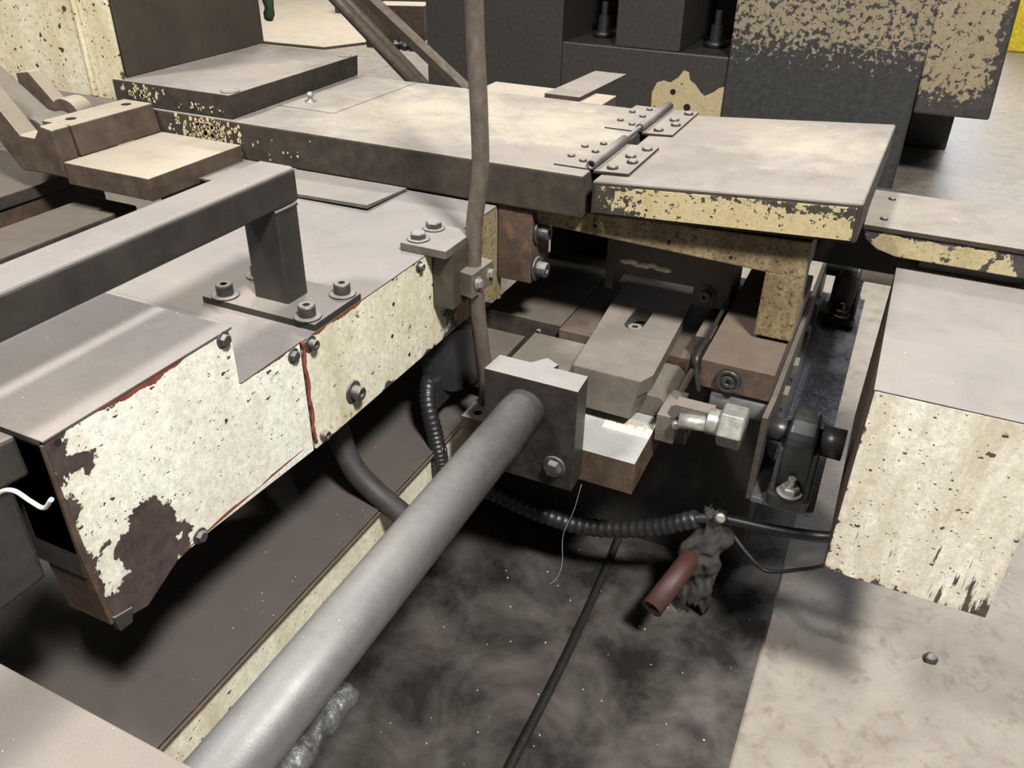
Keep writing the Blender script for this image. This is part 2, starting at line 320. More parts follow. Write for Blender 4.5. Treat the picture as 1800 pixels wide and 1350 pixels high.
# ------------------------------------------------------------------ cover boxes on the left
t = thing('guard_cover', 'long grey-topped cover box with cream front in the middle', 'machine cover', (-72, 80, -53.3))
bm = nb(); box(bm, -84, -48.94, 56.8, 103.5, -40.2, -40); part('top_sheet', bm, 'top2', t, .1)
bm = nb(); prism(bm, [(57.0, -40.2), (88.8, -40.2), (88.8, -53.5), (57.0, -53.3)], 0, -49.35, -49.0); part('front_panel', bm, 'cream', t, .08)
bm = nb(); prism(bm, [(88.9, -40.2), (102.8, -40.2), (102.8, -55.2), (98, -53.6), (88.9, -53.5)], 0, -49.35, -49.02); part('rear_panel', bm, 'ochre2', t, .08, 'grimy ochre rear end of the front')
bm = nb(); box(bm, -83.5, -49.4, 102.2, 102.8, -53, -40.3); part('end_panel', bm, 'rusty', t, .05)
bm = nb(); box(bm, -83.8, -83.3, 57, 102, -53, -40.3); part('back_panel', bm, 'dark', t, .05)
bm = nb(); tube(bm, [(-48.95, 56.95+.12*math.sin(i*1.7), -40.1-i*1.02) for i in range(13)], .2, 8, 4, lambda i, n: 1+.5*noise.noise((i*.4, 0, 0))); part('sealant_bead', bm, 'red', t, label='red sealant bead down the joint')
def ragged(name, x, y0, y1, z, w, sgn, parent, seed):
    bm = nb(); n = 60; A = []; B = []; C = []
    for i in range(n+1):
        y = y0+(y1-y0)*i/n; h = w*max(.06, .5+.8*noise.noise((i*.07, seed, 0))+.22*noise.noise((i*.55, seed, 3)))*min(1, min(i, n-i)/10+.1)
        A.append(bm.verts.new((x-.3, y, z))); B.append(bm.verts.new((x+.03, y, z))); C.append(bm.verts.new((x+.02, y, z+sgn*h)))
    for i in range(n):
        bm.faces.new((A[i], A[i+1], B[i+1], B[i])); bm.faces.new((B[i], B[i+1], C[i+1], C[i]))
    return part(name, bm, 'red', parent, label='bare red primer along the edge')
ragged('primer_edge', -48.985, 58, 68, -40.02, .7, -1, t, 4.)
for y, z, s in ((79.6, -40.9, .5), (58.1, -40.9, .62), (58.3, -52.2, .62)): bolt(t, (-49, y, z), (1, 0, 0), 'socket', s, 'washer' if z > -50 else None)
bolt(t, (-49, 64.3, -50.1), (1, 0, 0), 'socket', .92, 'washer')
for y, z in ((73.6, -43.3), (72.9, -47.2), (76.4, -51.5)): put('hole', 'hole', t, (-49, y, z), (1, 0, 0), .62)

t = thing('end_cover', 'raised end cover with chipped cream front at the left', 'machine cover', (-62, 42, -55))
prof = [(29.0, -34.6), (29.4, -34.35), (47.9, -34.35), (47.9, -40.1), (56.6, -40.1), (56.6, -53.2), (41, -52.2), (37, -52.3), (33.0, -54.2), (29.9, -53.3), (29.6, -48)]
bm = nb(); prism(bm, prof, 0, -49.35, -49.0); part('front_panel', bm, 'cream2', t, .08)
bm = nb(); box(bm, -76, -48.9, 28.9, 48.1, -34.45, -34.2); part('lid', bm, 'top2', t, .09)
bm = nb(); hexa(bm, [(-84, 48, -40.1), (-48.94, 48, -40.1), (-48.94, 56.7, -40.1), (-84, 56.7, -40.1), (-84, 48, -39.93), (-48.94, 48, -39.93), (-48.94, 56.7, -39.93), (-84, 56.7, -39.93)]); part('step_sheet', bm, 'top2', t, .06)
bm = nb(); box(bm, -75.8, -49.4, 47.6, 47.95, -40.2, -34.5); part('riser', bm, 'top2', t, .05)
bm = nb(); box(bm, -75.8, -49.4, 28.9, 29.3, -47.5, -34.5); part('end_panel', bm, 'dark', t, .05)
bm = nb(); box(bm, -76, -75.6, 29.4, 47.5, -53, -34.5); part('back_panel', bm, 'dark', t, .05)
bm = nb(); prism(bm, [(29.35, -34.7), (29.75, -45), (30.1, -53), (29.5, -53.2), (28.9, -45), (28.9, -34.7)], 0, -54, -49.1); part('corner_flange', bm, 'rusty', t, .1)
ragged('primer_edge', -48.985, 33.5, 42.5, -34.42, .8, -1, t, 9.)
ragged('primer_edge', -48.985, 37, 55, -52.0, .45, 1, t, 2.)
ragged('primer_edge', -48.985, 49, 56.4, -40.0, .35, -1, t, 6.)
for y, z in ((46.9, -34.95), (55.4, -40.9), (39.8, -51.7)): bolt(t, (-49, y, z), (1, 0, 0), 'hex', .55, 'washer')
put('hole', 'hole', t, (-49, 30.0, -35.0), (1, 0, 0), .7)
bm = nb(); prism(bm, [(29.7, -52.4), (31.6, -52.9), (31.2, -54.3), (29.9, -54.2)], 0, -49.6, -48.85); part('corner_tab', bm, 'grey', t, .1, 'small grey corner tab')

# ------------------------------------------------------------------ handrail
t = thing('handrail', 'dark grey square-tube handrail bolted on the cover box', 'handrail', (-56, 63, -40))
bm = nb(); prism(bm, roundrect(-58.75, -54.1, -29.15, -25.5, .55), 1, -20, 65.2); part('rail_bar', bm, 'grey', t, .06)
bm = nb(); prism(bm, roundrect(-58.6, -54.1, 61.6, 65.05, .35), 2, -39.2, -29.2); part('post', bm, 'grey', t)
bm = nb(); tube(bm, [(-54.3, 61.6, -29.3), (-54.15, 63.2, -29.25), (-54.3, 65.0, -29.3)], .22, 8, 6); part('weld', bm, 'grey', t)
bm = nb(); box(bm, -63.6, -48.95, 59.1, 67.4, -40.0, -39.2); part('base_plate', bm, 'grey', t, .1)
for x, y in ((-61.4, 60.3), (-50.5, 66.2), (-50.6, 60.2), (-61.6, 66.0)): bolt(t, (x, y, -39.2), kind='socket', spin=random.random())

# loose sheet under the table edge
bm = nb(); hexa(bm, [(-94.9, 90.3, -39.98), (-63.6, 90.7, -39.6), (-63.2, 100.4, -39.8), (-94.9, 100.4, -39.98), (-94.9, 90.3, -39.7), (-63.6, 90.7, -39.1), (-63.2, 100.4, -39.5), (-94.9, 100.4, -39.7)])
s = solo('steel_sheet', bm, 'top2', 'thin loose grey steel sheet tucked under the table edge', 'sheet metal')

# ------------------------------------------------------------------ corner bracket, clamp and pole
t = thing('pole_bracket', 'grey angle bracket with two hex bolts on the cover corner', 'bracket', (-48.5, 85, -48))
bm = nb(); box(bm, -52.4, -46.0, 81.0, 88.6, -39.98, -38.9); part('plate', bm, 'top2', t, .1)
bm = nb(); box(bm, -48.9, -46.05, 82.6, 88.5, -47.5, -39.98); part('upright', bm, 'dull', t, .15)
for x, y in ((-51.0, 86.9), (-50.9, 82.9)): bolt(t, (x, y, -38.9), kind='hex', sc=.98, spin=random.random())
t = thing('pole_clamp', 'small steel clamp block gripping the upright rod', 'clamp', (-45.5, 87.3, -46.3))
bm = nb(); hexa(bm, [(-47.7, 84.9, -46.2), (-44.2, 84.2, -46.2), (-43.9, 89.7, -46.2), (-47.4, 90.3, -46.2), (-47.7, 84.9, -42.9), (-44.2, 84.2, -42.9), (-43.9, 89.7, -42.9), (-47.4, 90.3, -42.9)]); part('block', bm, 'satin', t, .12)
for y, z in ((85.6, -44.5), (88.9, -44.4)): bolt(t, (-44.1, y, z), (1, 0, 0), 'hexz', .62, 'washerz')
bolt(t, (-44.6, 86.0, -46.0), (.3, -.3, -1), 'hexz', .5, None)
bm = nb(); tube(bm, [(-45.2, 87.6, 62), (-45.3, 87.6, 5), (-45.35, 87.6, -12), (-44.7, 87.4, -24), (-44.55, 87.3, -31), (-45.4, 87.3, -37.5), (-45.6, 87.3, -44), (-45.3, 87.2, -46), (-44.7, 87.4, -53), (-44.2, 88.0, -60), (-44.2, 88.2, -63.9)], 1.06, 16, 6)
solo('upright_rod', bm, 'rod', 'slightly bent upright brown steel rod rising out of frame', 'rod')

# ------------------------------------------------------------------ table
t = thing('work_table', 'wide dusty steel table plate with brown front edge', 'machine table', (-65, 120, -39.7))
bm = nb(); hexa(bm, [(-118, 100.6, -39.7), (-36.2, 100.6, -39.7), (-36.2, 139.2, -39.7), (-118, 138.2, -39.7), (-118, 100.6, -33.8), (-36.3, 100.6, -33.8), (-36.3, 139.2, -33.8), (-118, 138.2, -33.8)]); part('plate', bm, 'top', t, .3)
def flakes(bm, n, cx, cz, sx, sz, y, rmin, rmax, seed):
    rg = random.Random(seed)
    for i in range(n):
        x, z = rg.gauss(cx, sx), rg.gauss(cz, sz)
        if abs(x-cx) > 2.2*sx or abs(z-cz) > 1.7*sz: continue
        r = rg.uniform(rmin, rmax); k = rg.randint(5, 8); a0 = rg.random()*6
        prism(bm, [(x+r*rg.uniform(.4, 1.2)*math.cos(a0+6.283*j/k)*.8, z+r*rg.uniform(.5, 1.3)*math.sin(a0+6.283*j/k)) for j in range(k)], 1, y-.06, y+.05)
bm = nb(); flakes(bm, 230, -100.5, -36.6, 3.4, 1.5, 100.6, .14, .5, 3); flakes(bm, 40, -92, -37.4, 6, 1.4, 100.6, .08, .25, 5)
o = part('paint_flakes', bm, 'flake', t, 0, 'flaking ochre paint left on brown edge'); o['kind'] = 'stuff'
bm = nb(); box(bm, -95, -83.6, 112, 138, -33.8, -33.72); part('inlay_sheet', bm, 'top', t, .02)
for x, y in ((-88, 121), (-80, 113), (-86, 136)): put('hole', 'hole', t, (x, y, -33.82), (0, 0, 1), .5)
bm = nb(); lathe(bm, (-91.4, 116.4, -33.8), (0, 0, 1), ((0, 1.0), (.25, 1.0), (.25, .45), (.9, .4), (1.0, .6), (1.4, .6), (1.7, .3)), 14)
solo('grease_nipple', bm, 'zinc', 'tiny bright grease nipple on the table beside the thick plate', 'grease nipple')

t = thing('table_flap', 'hinged right table flap with chipped ochre front edge', 'table flap', (-18, 120, -38.6))
fl = [(-35.05, 100.6, -38.9), (-1.75, 100.6, -36.9), (-.95, 141, -36.9), (-35.05, 139.2, -38.9), (-35.05, 100.6, -34.2), (-1.95, 100.6, -31.9), (-.95, 141, -31.85), (-35.05, 139.2, -34.0)]
bm = nb(); hexa(bm, fl); part('plate', bm, 'top', t, .45, seg=3)
bm = nb(); hexa(bm, [(-34.5, 100.5, -38.4), (-2.4, 100.5, -36.5), (-2.4, 100.8, -36.5), (-34.5, 100.8, -38.4), (-34.5, 100.5, -34.75), (-2.55, 100.5, -32.5), (-2.55, 100.8, -32.5), (-34.5, 100.8, -34.75)]); part('front_paint', bm, 'ochre', t, .05, 'chipped ochre paint')
bm = nb(); box(bm, -8, -4, 126, 130, -41, -37.2); part('back_lug', bm, 'dark', t, .2)

def hinge(y0, y1, label, leafs):
    t = thing('hinge', label, 'hinge', (-36.2, (y0+y1)/2, -33.8), 'hinges between table and flap')
    hexL = [(leafs[0], y0, -33.8), (-36.3, y0, -33.8), (-36.3, y1, -33.8), (leafs[0], y1, -33.8)]
    bm = nb(); hexa(bm, hexL+[(x, y, z+.22) for x, y, z in hexL]); part('leaf', bm, 'top', t, .03)
    def zf(x): return -34.0+(x+35.05)*(2.2/33.1)
    hexR = [(-35.9, y0, -34.1), (leafs[1], y0, zf(leafs[1])-.1), (leafs[1], y1, zf(leafs[1])-.05), (-35.9, y1, -34.0)]
    bm = nb(); hexa(bm, hexR+[(x, y, z+.36) for x, y, z in hexR]); part('leaf', bm, 'top', t, .03)
    bm = nb()
    n = 18; d = Vector((0, 1, 0)); c0, c1 = (-36.25, y0, -33.05), (-36.25, y1, -33.05)
    loft(bm, [ring((c0[0], c0[1]+.8, c0[2]), d, .42, n), ring(c0, d, .42, n), ring(c0, d, .68, n), ring(c1, d, .68, n), ring(c1, d, .4, n)]); part('knuckle', bm, 'top2', t)
    L = y1-y0
    for fx, fy in ((.25, .2), (.62, .3), (.25, .55), (.62, .68), (.3, .86)):
        x = -36.9+(leafs[0]+36.9)*fx*1.3; put('rivet', 'rivet', t, (x, y0+L*fy, -33.58), sc=1.0)
    for fx, fy in ((.3, .12), (.72, .36), (.45, .55), (.72, .85)):
        x = -35+(leafs[1]+35)*fx; put('rivet', 'rivet', t, (x, y0+L*fy, zf(x)+.24), sc=1.45)
bm = nb(); cyl(bm, (-36.25, 104, -33.05), (-36.25, 140, -33.05), .38, 12); solo('hinge_pin', bm, 'bolt', 'thin steel pin running through both table hinges', 'pin')
hinge(103.4, 117.2, 'nearer of two riveted butt hinges joining table and flap', (-41.6, -31))
hinge(124.6, 140.5, 'farther of two riveted butt hinges joining table and flap', (-41.9, -31.1))

# thick plate with column and head on the table
t = thing('riser_plate', 'thick steel plate lying on the left of the table', 'steel plate', (-106, 120, -33.8))
bm = nb(); hexa(bm, [(-119, 100.9, -33.8), (-95, 101.3, -33.8), (-96.9, 138.6, -33.8), (-119, 138.6, -33.8), (-119, 100.9, -30), (-94.7, 100.9, -30), (-96.2, 138, -30), (-119, 138, -30)]); part('plate', bm, 'top', t, .15)
bm = nb(); lathe(bm, (-96.4, 103.2, -30), (0, 0, 1), ((0, 1.5), (.12, 1.5), (.14, 1.2), (.02, 1.1), (.02, .5), (.1, .45)), 24); part('plug', bm, 'bolt', t)
bm = nb(); lathe(bm, (-97.6, 135.8, -30), (0, 0, 1), ((0, 1.3), (.1, 1.3), (.1, 1.)), 20); part('plug', bm, 'bolt', t)
bm = nb(); flakes(bm, 60, -112.5, -31.6, 2.2, .9, 100.9, .12, .45, 8); flakes(bm, 26, -102, -32.6, 3, .5, 100.9, .08, .28, 9)
o = part('paint_flakes', bm, 'flake', t, 0, 'flaking ochre paint'); o['kind'] = 'stuff'
t = thing('machine_column', 'tall dark brown column standing on the thick plate', 'machine column', (-150, 120, -30))
bm = nb(); hexa(bm, [(-195, 102.6, -29.98), (-117.2, 102.6, -29.98), (-118.8, 138.8, -29.98), (-195, 138.8, -29.98), (-195, 101.6, 45), (-117.5, 101.6, 45), (-119, 139, 45), (-195, 139, 45)]); part('body', bm, 'column', t, .2)
bm = nb(); box(bm, -190, -116.9, 101.2, 101.8, -33.5, 45); part('front_panel', bm, 'headcream', t, .1, 'speckled cream front panel')
bm = nb(); box(bm, -124.2, -123.4, 100.6, 101.3, -33.3, 45); part('panel_ridge', bm, 'headcream', t, .25)
bm = nb(); tube(bm, [(-119.4+.9*math.sin(i*2.1), 141.2+.5*math.cos(i*1.3), -26+i*3.2) for i in range(12)], 1.1, 8, 3, lambda i, n: .8+.9*abs(noise.noise((i*.5, 1, 2))))
solo('green_film', bm, 'green', 'crumpled dark green film hanging behind the brown column', 'plastic film')

# ------------------------------------------------------------------ stepped bracket and curved links at left
t = thing('step_block', 'stepped steel block with two holes beside the table end', 'bracket', (-104, 91, -41))
K = 37.2/34
bm = nb(); prism(bm, [(-109.6, -40.5), (-93.1, -40.5), (-93.1, -37.2), (-109.6, -37.2)], 1, 81.2, 100.3); part('step', bm, 'tan', t, .15)
bm = nb(); prism(bm, [(-117, -37.1), (-110.6, -37.1), (-110.6, -32.7), (-117, -32.7)], 1, 82.0, 103.0)
bm.free()
bm = nb(); prism(bm, [(-116.4, -37.2), (-109.6, -37.2), (-110.3, -32.75), (-116.4, -32.75)], 1, 84.5, 100.2); part('block', bm, 'tan', t, .15)
for x, y in ((-113.4, 87.2), (-113.2, 97.6)): put('hole', 'hole', t, (x, y, -32.77), (0, 0, 1), 1.9)
for x, z, s in ((-106, -38.6, .5), (-101.5, -39.3, .4), (-97, -39.0, .4)): put('hole', 'hole', t, (x, 81.2, z), (0, -1, 0), s*.6)
# the bracket's forked tail
t2 = thing('fork_bracket', 'pale cast fork bracket left of the stepped block', 'bracket', (-126, 82, -44))
bm = nb(); prism(bm, [(-109.9, -39.7), (-110.5, -32.8), (-112.8, -32.4), (-114.6, -34.4), (-117.6, -34.4), (-120.4, -31.2), (-126, -25), (-129, -28), (-122.6, -36.0), (-119.3, -39.9), (-114.8, -39.6)], 1, 81.3, 84.4); part('cheek', bm, 'tan', t2, .2)
bm = nb(); prism(bm, [(-116.8, -42), (-116.8, -37.4), (-122.5, -37.4), (-131, -29.0), (-134, -29.5), (-134, -36), (-127, -42.0)], 1, 95, 97.5); part('cheek', bm, 'tan', t2, .2)
t3 = thing('curved_link', 'curved grey steel link arm in front of cream panel', 'link', (-125, 90, -40))
bm = nb()
def arc(cx, cz, r, a0, a1, n=16): return [(cx+r*math.cos(math.radians(a0+(a1-a0)*i/n)), cz+r*math.sin(math.radians(a0+(a1-a0)*i/n))) for i in range(n+1)]
prism(bm, [(-118, -38.5), (-118, -33.6), (-122.8, -33.2), (-126, -31.0), (-131, -27.6), (-137, -25.6), (-137, -30.2), (-132.5, -32.6), (-128.8, -36.0), (-124, -38.5)], 1, 86.2, 91); part('arm', bm, 'satin', t3, .3)
bm = nb(); cyl(bm, (-120.2, 85.6, -36.2), (-120.2, 91.4, -36.2), 3.0, 28); part('boss', bm, 'satin', t3, .2)
bm = nb(); cyl(bm, (-120, 91.5, -35), (-120, 94.8, -35), 3.6, 28); part('bush', bm, 'tan', t3, .2)
# rails in the pit left of the cover
t = thing('pit_rail', 'grimy steel guide rail in the dark pit at left', 'guide rail', (-107, 54, -95))
bm = nb(); box(bm, -116, -103, 20, 90, -95, -48); part('body', bm, 'dark', t, .3)
bm = nb(); box(bm, -114.5, -104.6, 20, 88, -48, -45); part('rail_top', bm, 'dull', t, .3)
t = thing('rail_carriage', 'rust-stained dark carriage block behind the guide rail', 'carriage', (-150, 90, -60))
bm = nb(); box(bm, -175, -121, 60, 96, -95, -45); part('body', bm, 'rusty', t, .3)
bm = nb(); box(bm, -175, -120.5, 58, 94, -45, -43); part('cap', bm, 'dull', t, .2)
t = thing('cover_bracket', 'short ochre bracket standing beneath the stepped block', 'bracket', (-98, 92, -53))
bm = nb(); box(bm, -101.5, -95.2, 90, 100, -70, -41); part('body', bm, 'ochre2', t, .3)
bm = nb(); box(bm, -103.5, -95.1, 88.6, 100.4, -41, -40.2); part('cap', bm, 'top2', t, .1)

# dark bracket and white wire at the left frame edge
t = thing('end_bracket', 'dark grey bracket with clamp under the end cover at left edge', 'bracket', (-57, 25, -53))
bm = nb(); box(bm, -68, -52.2, 22, 27.8, -47.5, -37.6); part('body', bm, 'dark', t, .4)
bm = nb(); box(bm, -102.5, -68.2, -30, 27.8, -60, -36); part('shade_blocker', bm, 'dark', t, .4)  # unseen block added to keep lamp light off the lower left
bm = nb(); hexa(bm, [(-68, 19, -37.6), (-52.5, 19, -37.6), (-51.0, 28.6, -37.6), (-68, 28.6, -37.6), (-68, 19, -34.2), (-53, 19, -34.2), (-51.2, 28.6, -34.2), (-68, 28.6, -34.2)]); part('clamp', bm, 'grey', t, .3)
bm = nb(); cyl(bm, (-56.5, 22, -42.5), (-56.5, 21.3, -42.5), 3, 24); part('boss', bm, 'dark', t, .1)
bolt(t, (-53.6, 25.6, -34.2), kind='hex', sc=.9)
bm = nb(); tube(bm, [(-48, 20.6, -35), (-44.5, 21.2, -33.6), (-42.6, 21.6, -31.3), (-41.2, 21.8, -30.6), (-40.2, 22, -31.2), (-39.2, 22, -31.3), (-38.2, 22, -30.3)], .14, 8, 8)
solo('white_wire', bm, 'white', 'short white wire bent beside the dark bracket', 'wire')
bm = nb(); hexa(bm, [(-67.9, -10, -52), (-30.5, -10, -52), (-31.5, 21.3, -52), (-67.9, 21.9, -52), (-67.9, -10, -50), (-30.3, -10, -50), (-31.3, 21.3, -50), (-67.9, 21.9, -50)])
solo('foreground_plate', bm, 'fgplate', 'pale grey steel plate across the lower left foreground', 'steel plate', .1)

# ------------------------------------------------------------------ slide, clamp plate and pipe
t = thing('slide_block', 'ground steel slide block with engraved scale under the clamp arm', 'slide', (-33, 92, -69.3))
bm = nb(); box(bm, -46, -20.9, 84, 103.9, -69.3, -64.3); part('body', bm, 'slide', t, .08)
bm = nb(); box(bm, -27.6, -20.95, 90.0, 93.6, -64.3, -64.22); part('scale_strip', bm, 'ruler', t, .02, 'pale scale strip')
bm = nb()
for i in range(24):
    x = -27.3+i*.26; L = 1.9 if i % 5 == 0 else 1.2
    box(bm, x, x+.06, 93.5-L, 93.5, -64.23, -64.2)
o = part('scale_marks', bm, 'hole', t); o['kind'] = 'stuff'
bm = nb(); box(bm, -44.3, -27, 96.4, 105.3, -64.3, -61.0); part('guide_plate', bm, 'satin', t, .12)
bm = nb(); prism(bm, [(-27, -64.2), (-19.9, -64.2), (-19.9, -62.4), (-21.3, -61), (-27, -61)], 1, 95.6, 105.3); part('guide_plate', bm, 'satin', t, .1)
bm = nb(); prism(bm, [(-19.8, -67), (-16.9, -67), (-16.9, -64.8), (-19.0, -61.4), (-19.8, -61.2)], 1, 94.5, 106); part('side_gib', bm, 'dull', t, .2)
bm = nb(); hexa(bm, [(-20.6, 91.6, -65.2), (-18.0, 91.6, -65.2), (-18.0, 98.2, -65.2), (-20.6, 98.2, -65.2), (-20.6, 91.6, -61.0), (-18.0, 91.6, -61.0), (-18.0, 98.6, -61.0), (-20.6, 98.6, -61.0)]); part('stop_piece', bm, 'satin', t, .12)
put('hole', 'hole', t, (-44.2, 85.6, -64.3), (0, 0, 1), 1.4)

t = thing('clamp_plate', 'thick upright steel plate that the grey pipe ends at', 'clamp plate', (-34, 82, -68.3))
bm = nb(); prism(bm, [(-40.35, 79.9), (-27.75, 79.9), (-27.95, 83.9), (-32.6, 83.9), (-32.3, 84.9), (-34.3, 85.9), (-35.7, 83.9), (-40.1, 83.9)], 2, -68.3, -53); part('plate', bm, 'clampsteel', t, .1)
for x, z, s in ((-34.3, -54.2, .6), (-32.6, -61.8, .7), (-32.5, -65.0, .7), (-28.9, -63.1, .7), (-28.6, -66.6, .7), (-34.9, -62.9, 1.3)): put('hole', 'hole', t, (x, 79.9, z), (0, -1, 0), s)
bolt(t, (-30.3, 79.9, -65.0), (0, -1, 0), 'hex', 1.1, 'washer', .2)
bm = nb(); d = Vector((0, 1, 0))
loft(bm, [ring((-34.75, 79.88, -57.5), d, 2.85, 40), ring((-34.35, 8, -57.5), d, 2.85, 40)], True)
solo('grey_pipe', bm, 'pipe', 'long thick grey pipe running from the clamp plate to the foreground', 'pipe')
bm = nb(); n = 40
tube(bm, [(-32.0+.04*math.sin(i), 6+i*1.3, -60.7) for i in range(25)], 1.2, 14, 4, lambda i, n: 1+.12*noise.noise((i*.3, 3, 0))-(.3 if 78 < i < 84 else 0))
solo('wrapped_hose', bm, 'foil', 'black hose wrapped in wrinkled foil beneath the grey pipe', 'hose')

# clamp arm
t = thing('slotted_strap', 'slotted flat steel clamping strap over the slide', 'clamp', (-29, 108, -62))
bm = nb()
out = [(-32.9, 91.9), (-23.3, 91.6), (-22.3, 94.0), (-23.4, 121), (-35.2, 121)]
slot = [(-29.1+1.4*math.cos(a), 106.6+1.4*math.sin(a)) for a in [math.pi+math.pi*i/8 for i in range(9)]]+[(-29.1+1.4*math.cos(a), 111.2+1.4*math.sin(a)) for a in [math.pi*i/8 for i in range(9)]]
def ringed(bm, outer, inner, z0, z1):
    def lay(z):
        ov = [bm.verts.new((x, y, z)) for x, y in outer]; iv = [bm.verts.new((x, y, z)) for x, y in inner]
        es = [bm.edges.new((L[i], L[(i+1) % len(L)])) for L in (ov, iv) for i in range(len(L))]
        bmesh.ops.triangle_fill(bm, use_beauty=True, edges=es); return ov, iv
    a, b = lay(z0), lay(z1)
    for L0, L1 in zip(a, b):
        for i in range(len(L0)): bm.faces.new((L0[i], L0[(i+1) % len(L0)], L1[(i+1) % len(L1)], L1[i]))
ringed(bm, out, slot, -59.0, -56.8); part('bar', bm, 'satin', t)
bm = nb(); hexa(bm, [(-32.3, 91.2, -62.6), (-24.2, 91.0, -62.6), (-23.4, 95, -62.4), (-32.3, 95, -62.4), (-32.9, 91.85, -56.83), (-23.3, 91.6, -56.83), (-22.4, 94.0, -58), (-32.9, 96.5, -59)]); part('nose', bm, 'satin', t, .1)
bolt(t, (-29.1, 107.4, -58.9), kind='socket', sc=1.25, washer=None)

# bed plates under the table and hanging parts
t = thing('bed_plates', 'dark scuffed bed plates in shadow beneath the table', 'machine bed', (-36, 115, -66))
bm = nb(); box(bm, -53.5, -40.5, 106.3, 134, -65.98, -59.5); part('plate', bm, 'dull', t, .12)
bm = nb(); box(bm, -40.4, -20, 105.4, 134, -65.98, -59.6); part('plate', bm, 'rusty', t, .12)
bm = nb(); box(bm, -53, -46.2, 96, 106, -67.5, -62.5); part('ledge', bm, 'dull', t, .15)
bolt(t, (-44.0, 106.2, -61.2), (0, -1, 0), 'socket', .5, None)
t = thing('head_block', 'dark steel block hanging under the ochre beam behind clamp arm', 'machine block', (-28, 117, -54.9))
bm = nb(); prism(bm, [(-36.2, -54.9), (-36.2, -43.6), (-17.0, -43.6), (-17.0, -54.7), (-22.6, -54.8), (-22.4, -51.9), (-34.9, -52.0), (-34.9, -54.9)], 1, 113, 121); part('body', bm, 'dull', t, .15)
bm = nb()
for i in range(7): bmesh.ops.create_icosphere(bm, subdivisions=2, radius=.55+.25*random.random(), matrix=Matrix.Translation((-33.2+i*1.05, 113.0, -49.9+.2*math.sin(i*2)))@Matrix.Diagonal((1.5, .5, .8, 1)))
part('weld_bead', bm, 'ruler', t)
bolt(t, (-20.4, 113, -52.6), (0, -1, 0), 'socket', .95, 'washer')
t = thing('ochre_beam', 'grimy ochre beam with down-turned foot beneath the flap', 'beam', (-25, 106, -52.3))
bm = nb(); hexa(bm, [(-44.5, 103, -42.3), (-6.75, 103, -43.5), (-6.75, 112, -43.5), (-44.5, 112, -42.3), (-44.5, 103, -39.75), (-6.75, 103, -38.4), (-6.75, 112, -38.4), (-44.5, 112, -39.75)]); part('bar', bm, 'ochre2', t, .2)
bm = nb(); box(bm, -11.6, -6.75, 103, 108.5, -52.4, -43.2); part('foot', bm, 'ochre2', t, .2)
for x, z in ((-35, -41.2), (-24.5, -41.6), (-16.2, -42.2)): put('hole', 'hole', t, (x, 103, z), (0, -1, 0), .65)
t = thing('spacer_block', 'rust brown block with two socket bolts beside the rod', 'machine block', (-46, 104, -51))
bm = nb(); box(bm, -48.9, -43.6, 101.2, 108, -51, -39.8); part('body', bm, 'rusty', t, .2)
for y, z in ((103.4, -43.7), (103.0, -49.2)):
    b = bolt(t, (-43.5, y, z), (1, 0, 0), 'socket', 1.25, 'washer')
t = thing('roller_block', 'dark brown block carrying a small flanged roller', 'machine block', (-12, 104, -66))
bm = nb(); box(bm, -16.4, -7.1, 94.3, 128, -56.9, -52.9); part('body', bm, 'rusty', t, .12)
bm = nb(); lathe(bm, (-12.6, 94.3, -55.1), (0, -1, 0), ((0, 1.65), (.5, 1.65), (.65, 1.5), (.65, 1.15), (.5, 1.1), (.5, .9), (.72, .8), (.72, .35), (.5, .3)), 30); part('roller', bm, 'blackpart', t)
bm = nb(); tube(bm, [(-16.0, 93.9, -57.5), (-16.7, 93.8, -54.6), (-17.0, 94.6, -52.7), (-17.0, 100, -52.6), (-17.0, 112, -52.6)], .3, 8, 6); part('spring_rod', bm, 'blackpart', t)
bm = nb(); box(bm, -19.9, -17.5, 106.2, 127, -65.9, -56); part('side_bar', bm, 'dull', t, .2)

# ------------------------------------------------------------------ rod with nut
t = thing('adjusting_rod', 'adjusting rod with large bright hex nut left of the bearing', 'rod', (-12, 92, -60))
A = Vector((1, 0, 0))
def onx(x, y=91.4, z=-59.3): return (x, y, z)
bm = nb(); prism(bm, [(91.2, -60.6), (93.4, -60.6), (93.4, -58.6), (91.2, -58.6)], 0, -18.4, -13.4); part('shank', bm, 'satin', t, .1)
bm = nb(); cyl(bm, onx(-17.4, 90.6, -60.5), onx(-13.4, 91.2, -60.3), 1.05, 18); part('pin', bm, 'zinc', t)
bm = nb(); lathe(bm, onx(-17.6, 91.0, -61.3), (-.2, -1, -.1), ((0, .65), (.5, .65), (.8, .4)), 14); part('ball_stud', bm, 'zinc', t)
bm = nb(); cyl(bm, onx(-13.9, 91.7, -60.1), onx(-12.2, 91.7, -60.1), 1.75, 22); part('collar', bm, 'zinc', t, .1)
bm = nb(); lathe(bm, onx(-12.3, 91.7, -60.1), A, ((0, 2.5), (.25, 2.85), (2.9, 2.85), (3.15, 2.5)), 6, 0., False); part('hex_nut', bm, 'zinc', t, .1, 'large bright hex nut')
bm = nb(); cyl(bm, (-14.6, 97.0, -59.0), (-7.1, 97.0, -59.0), 2.7, 28); part('sleeve', bm, 'pipe', t, .15)

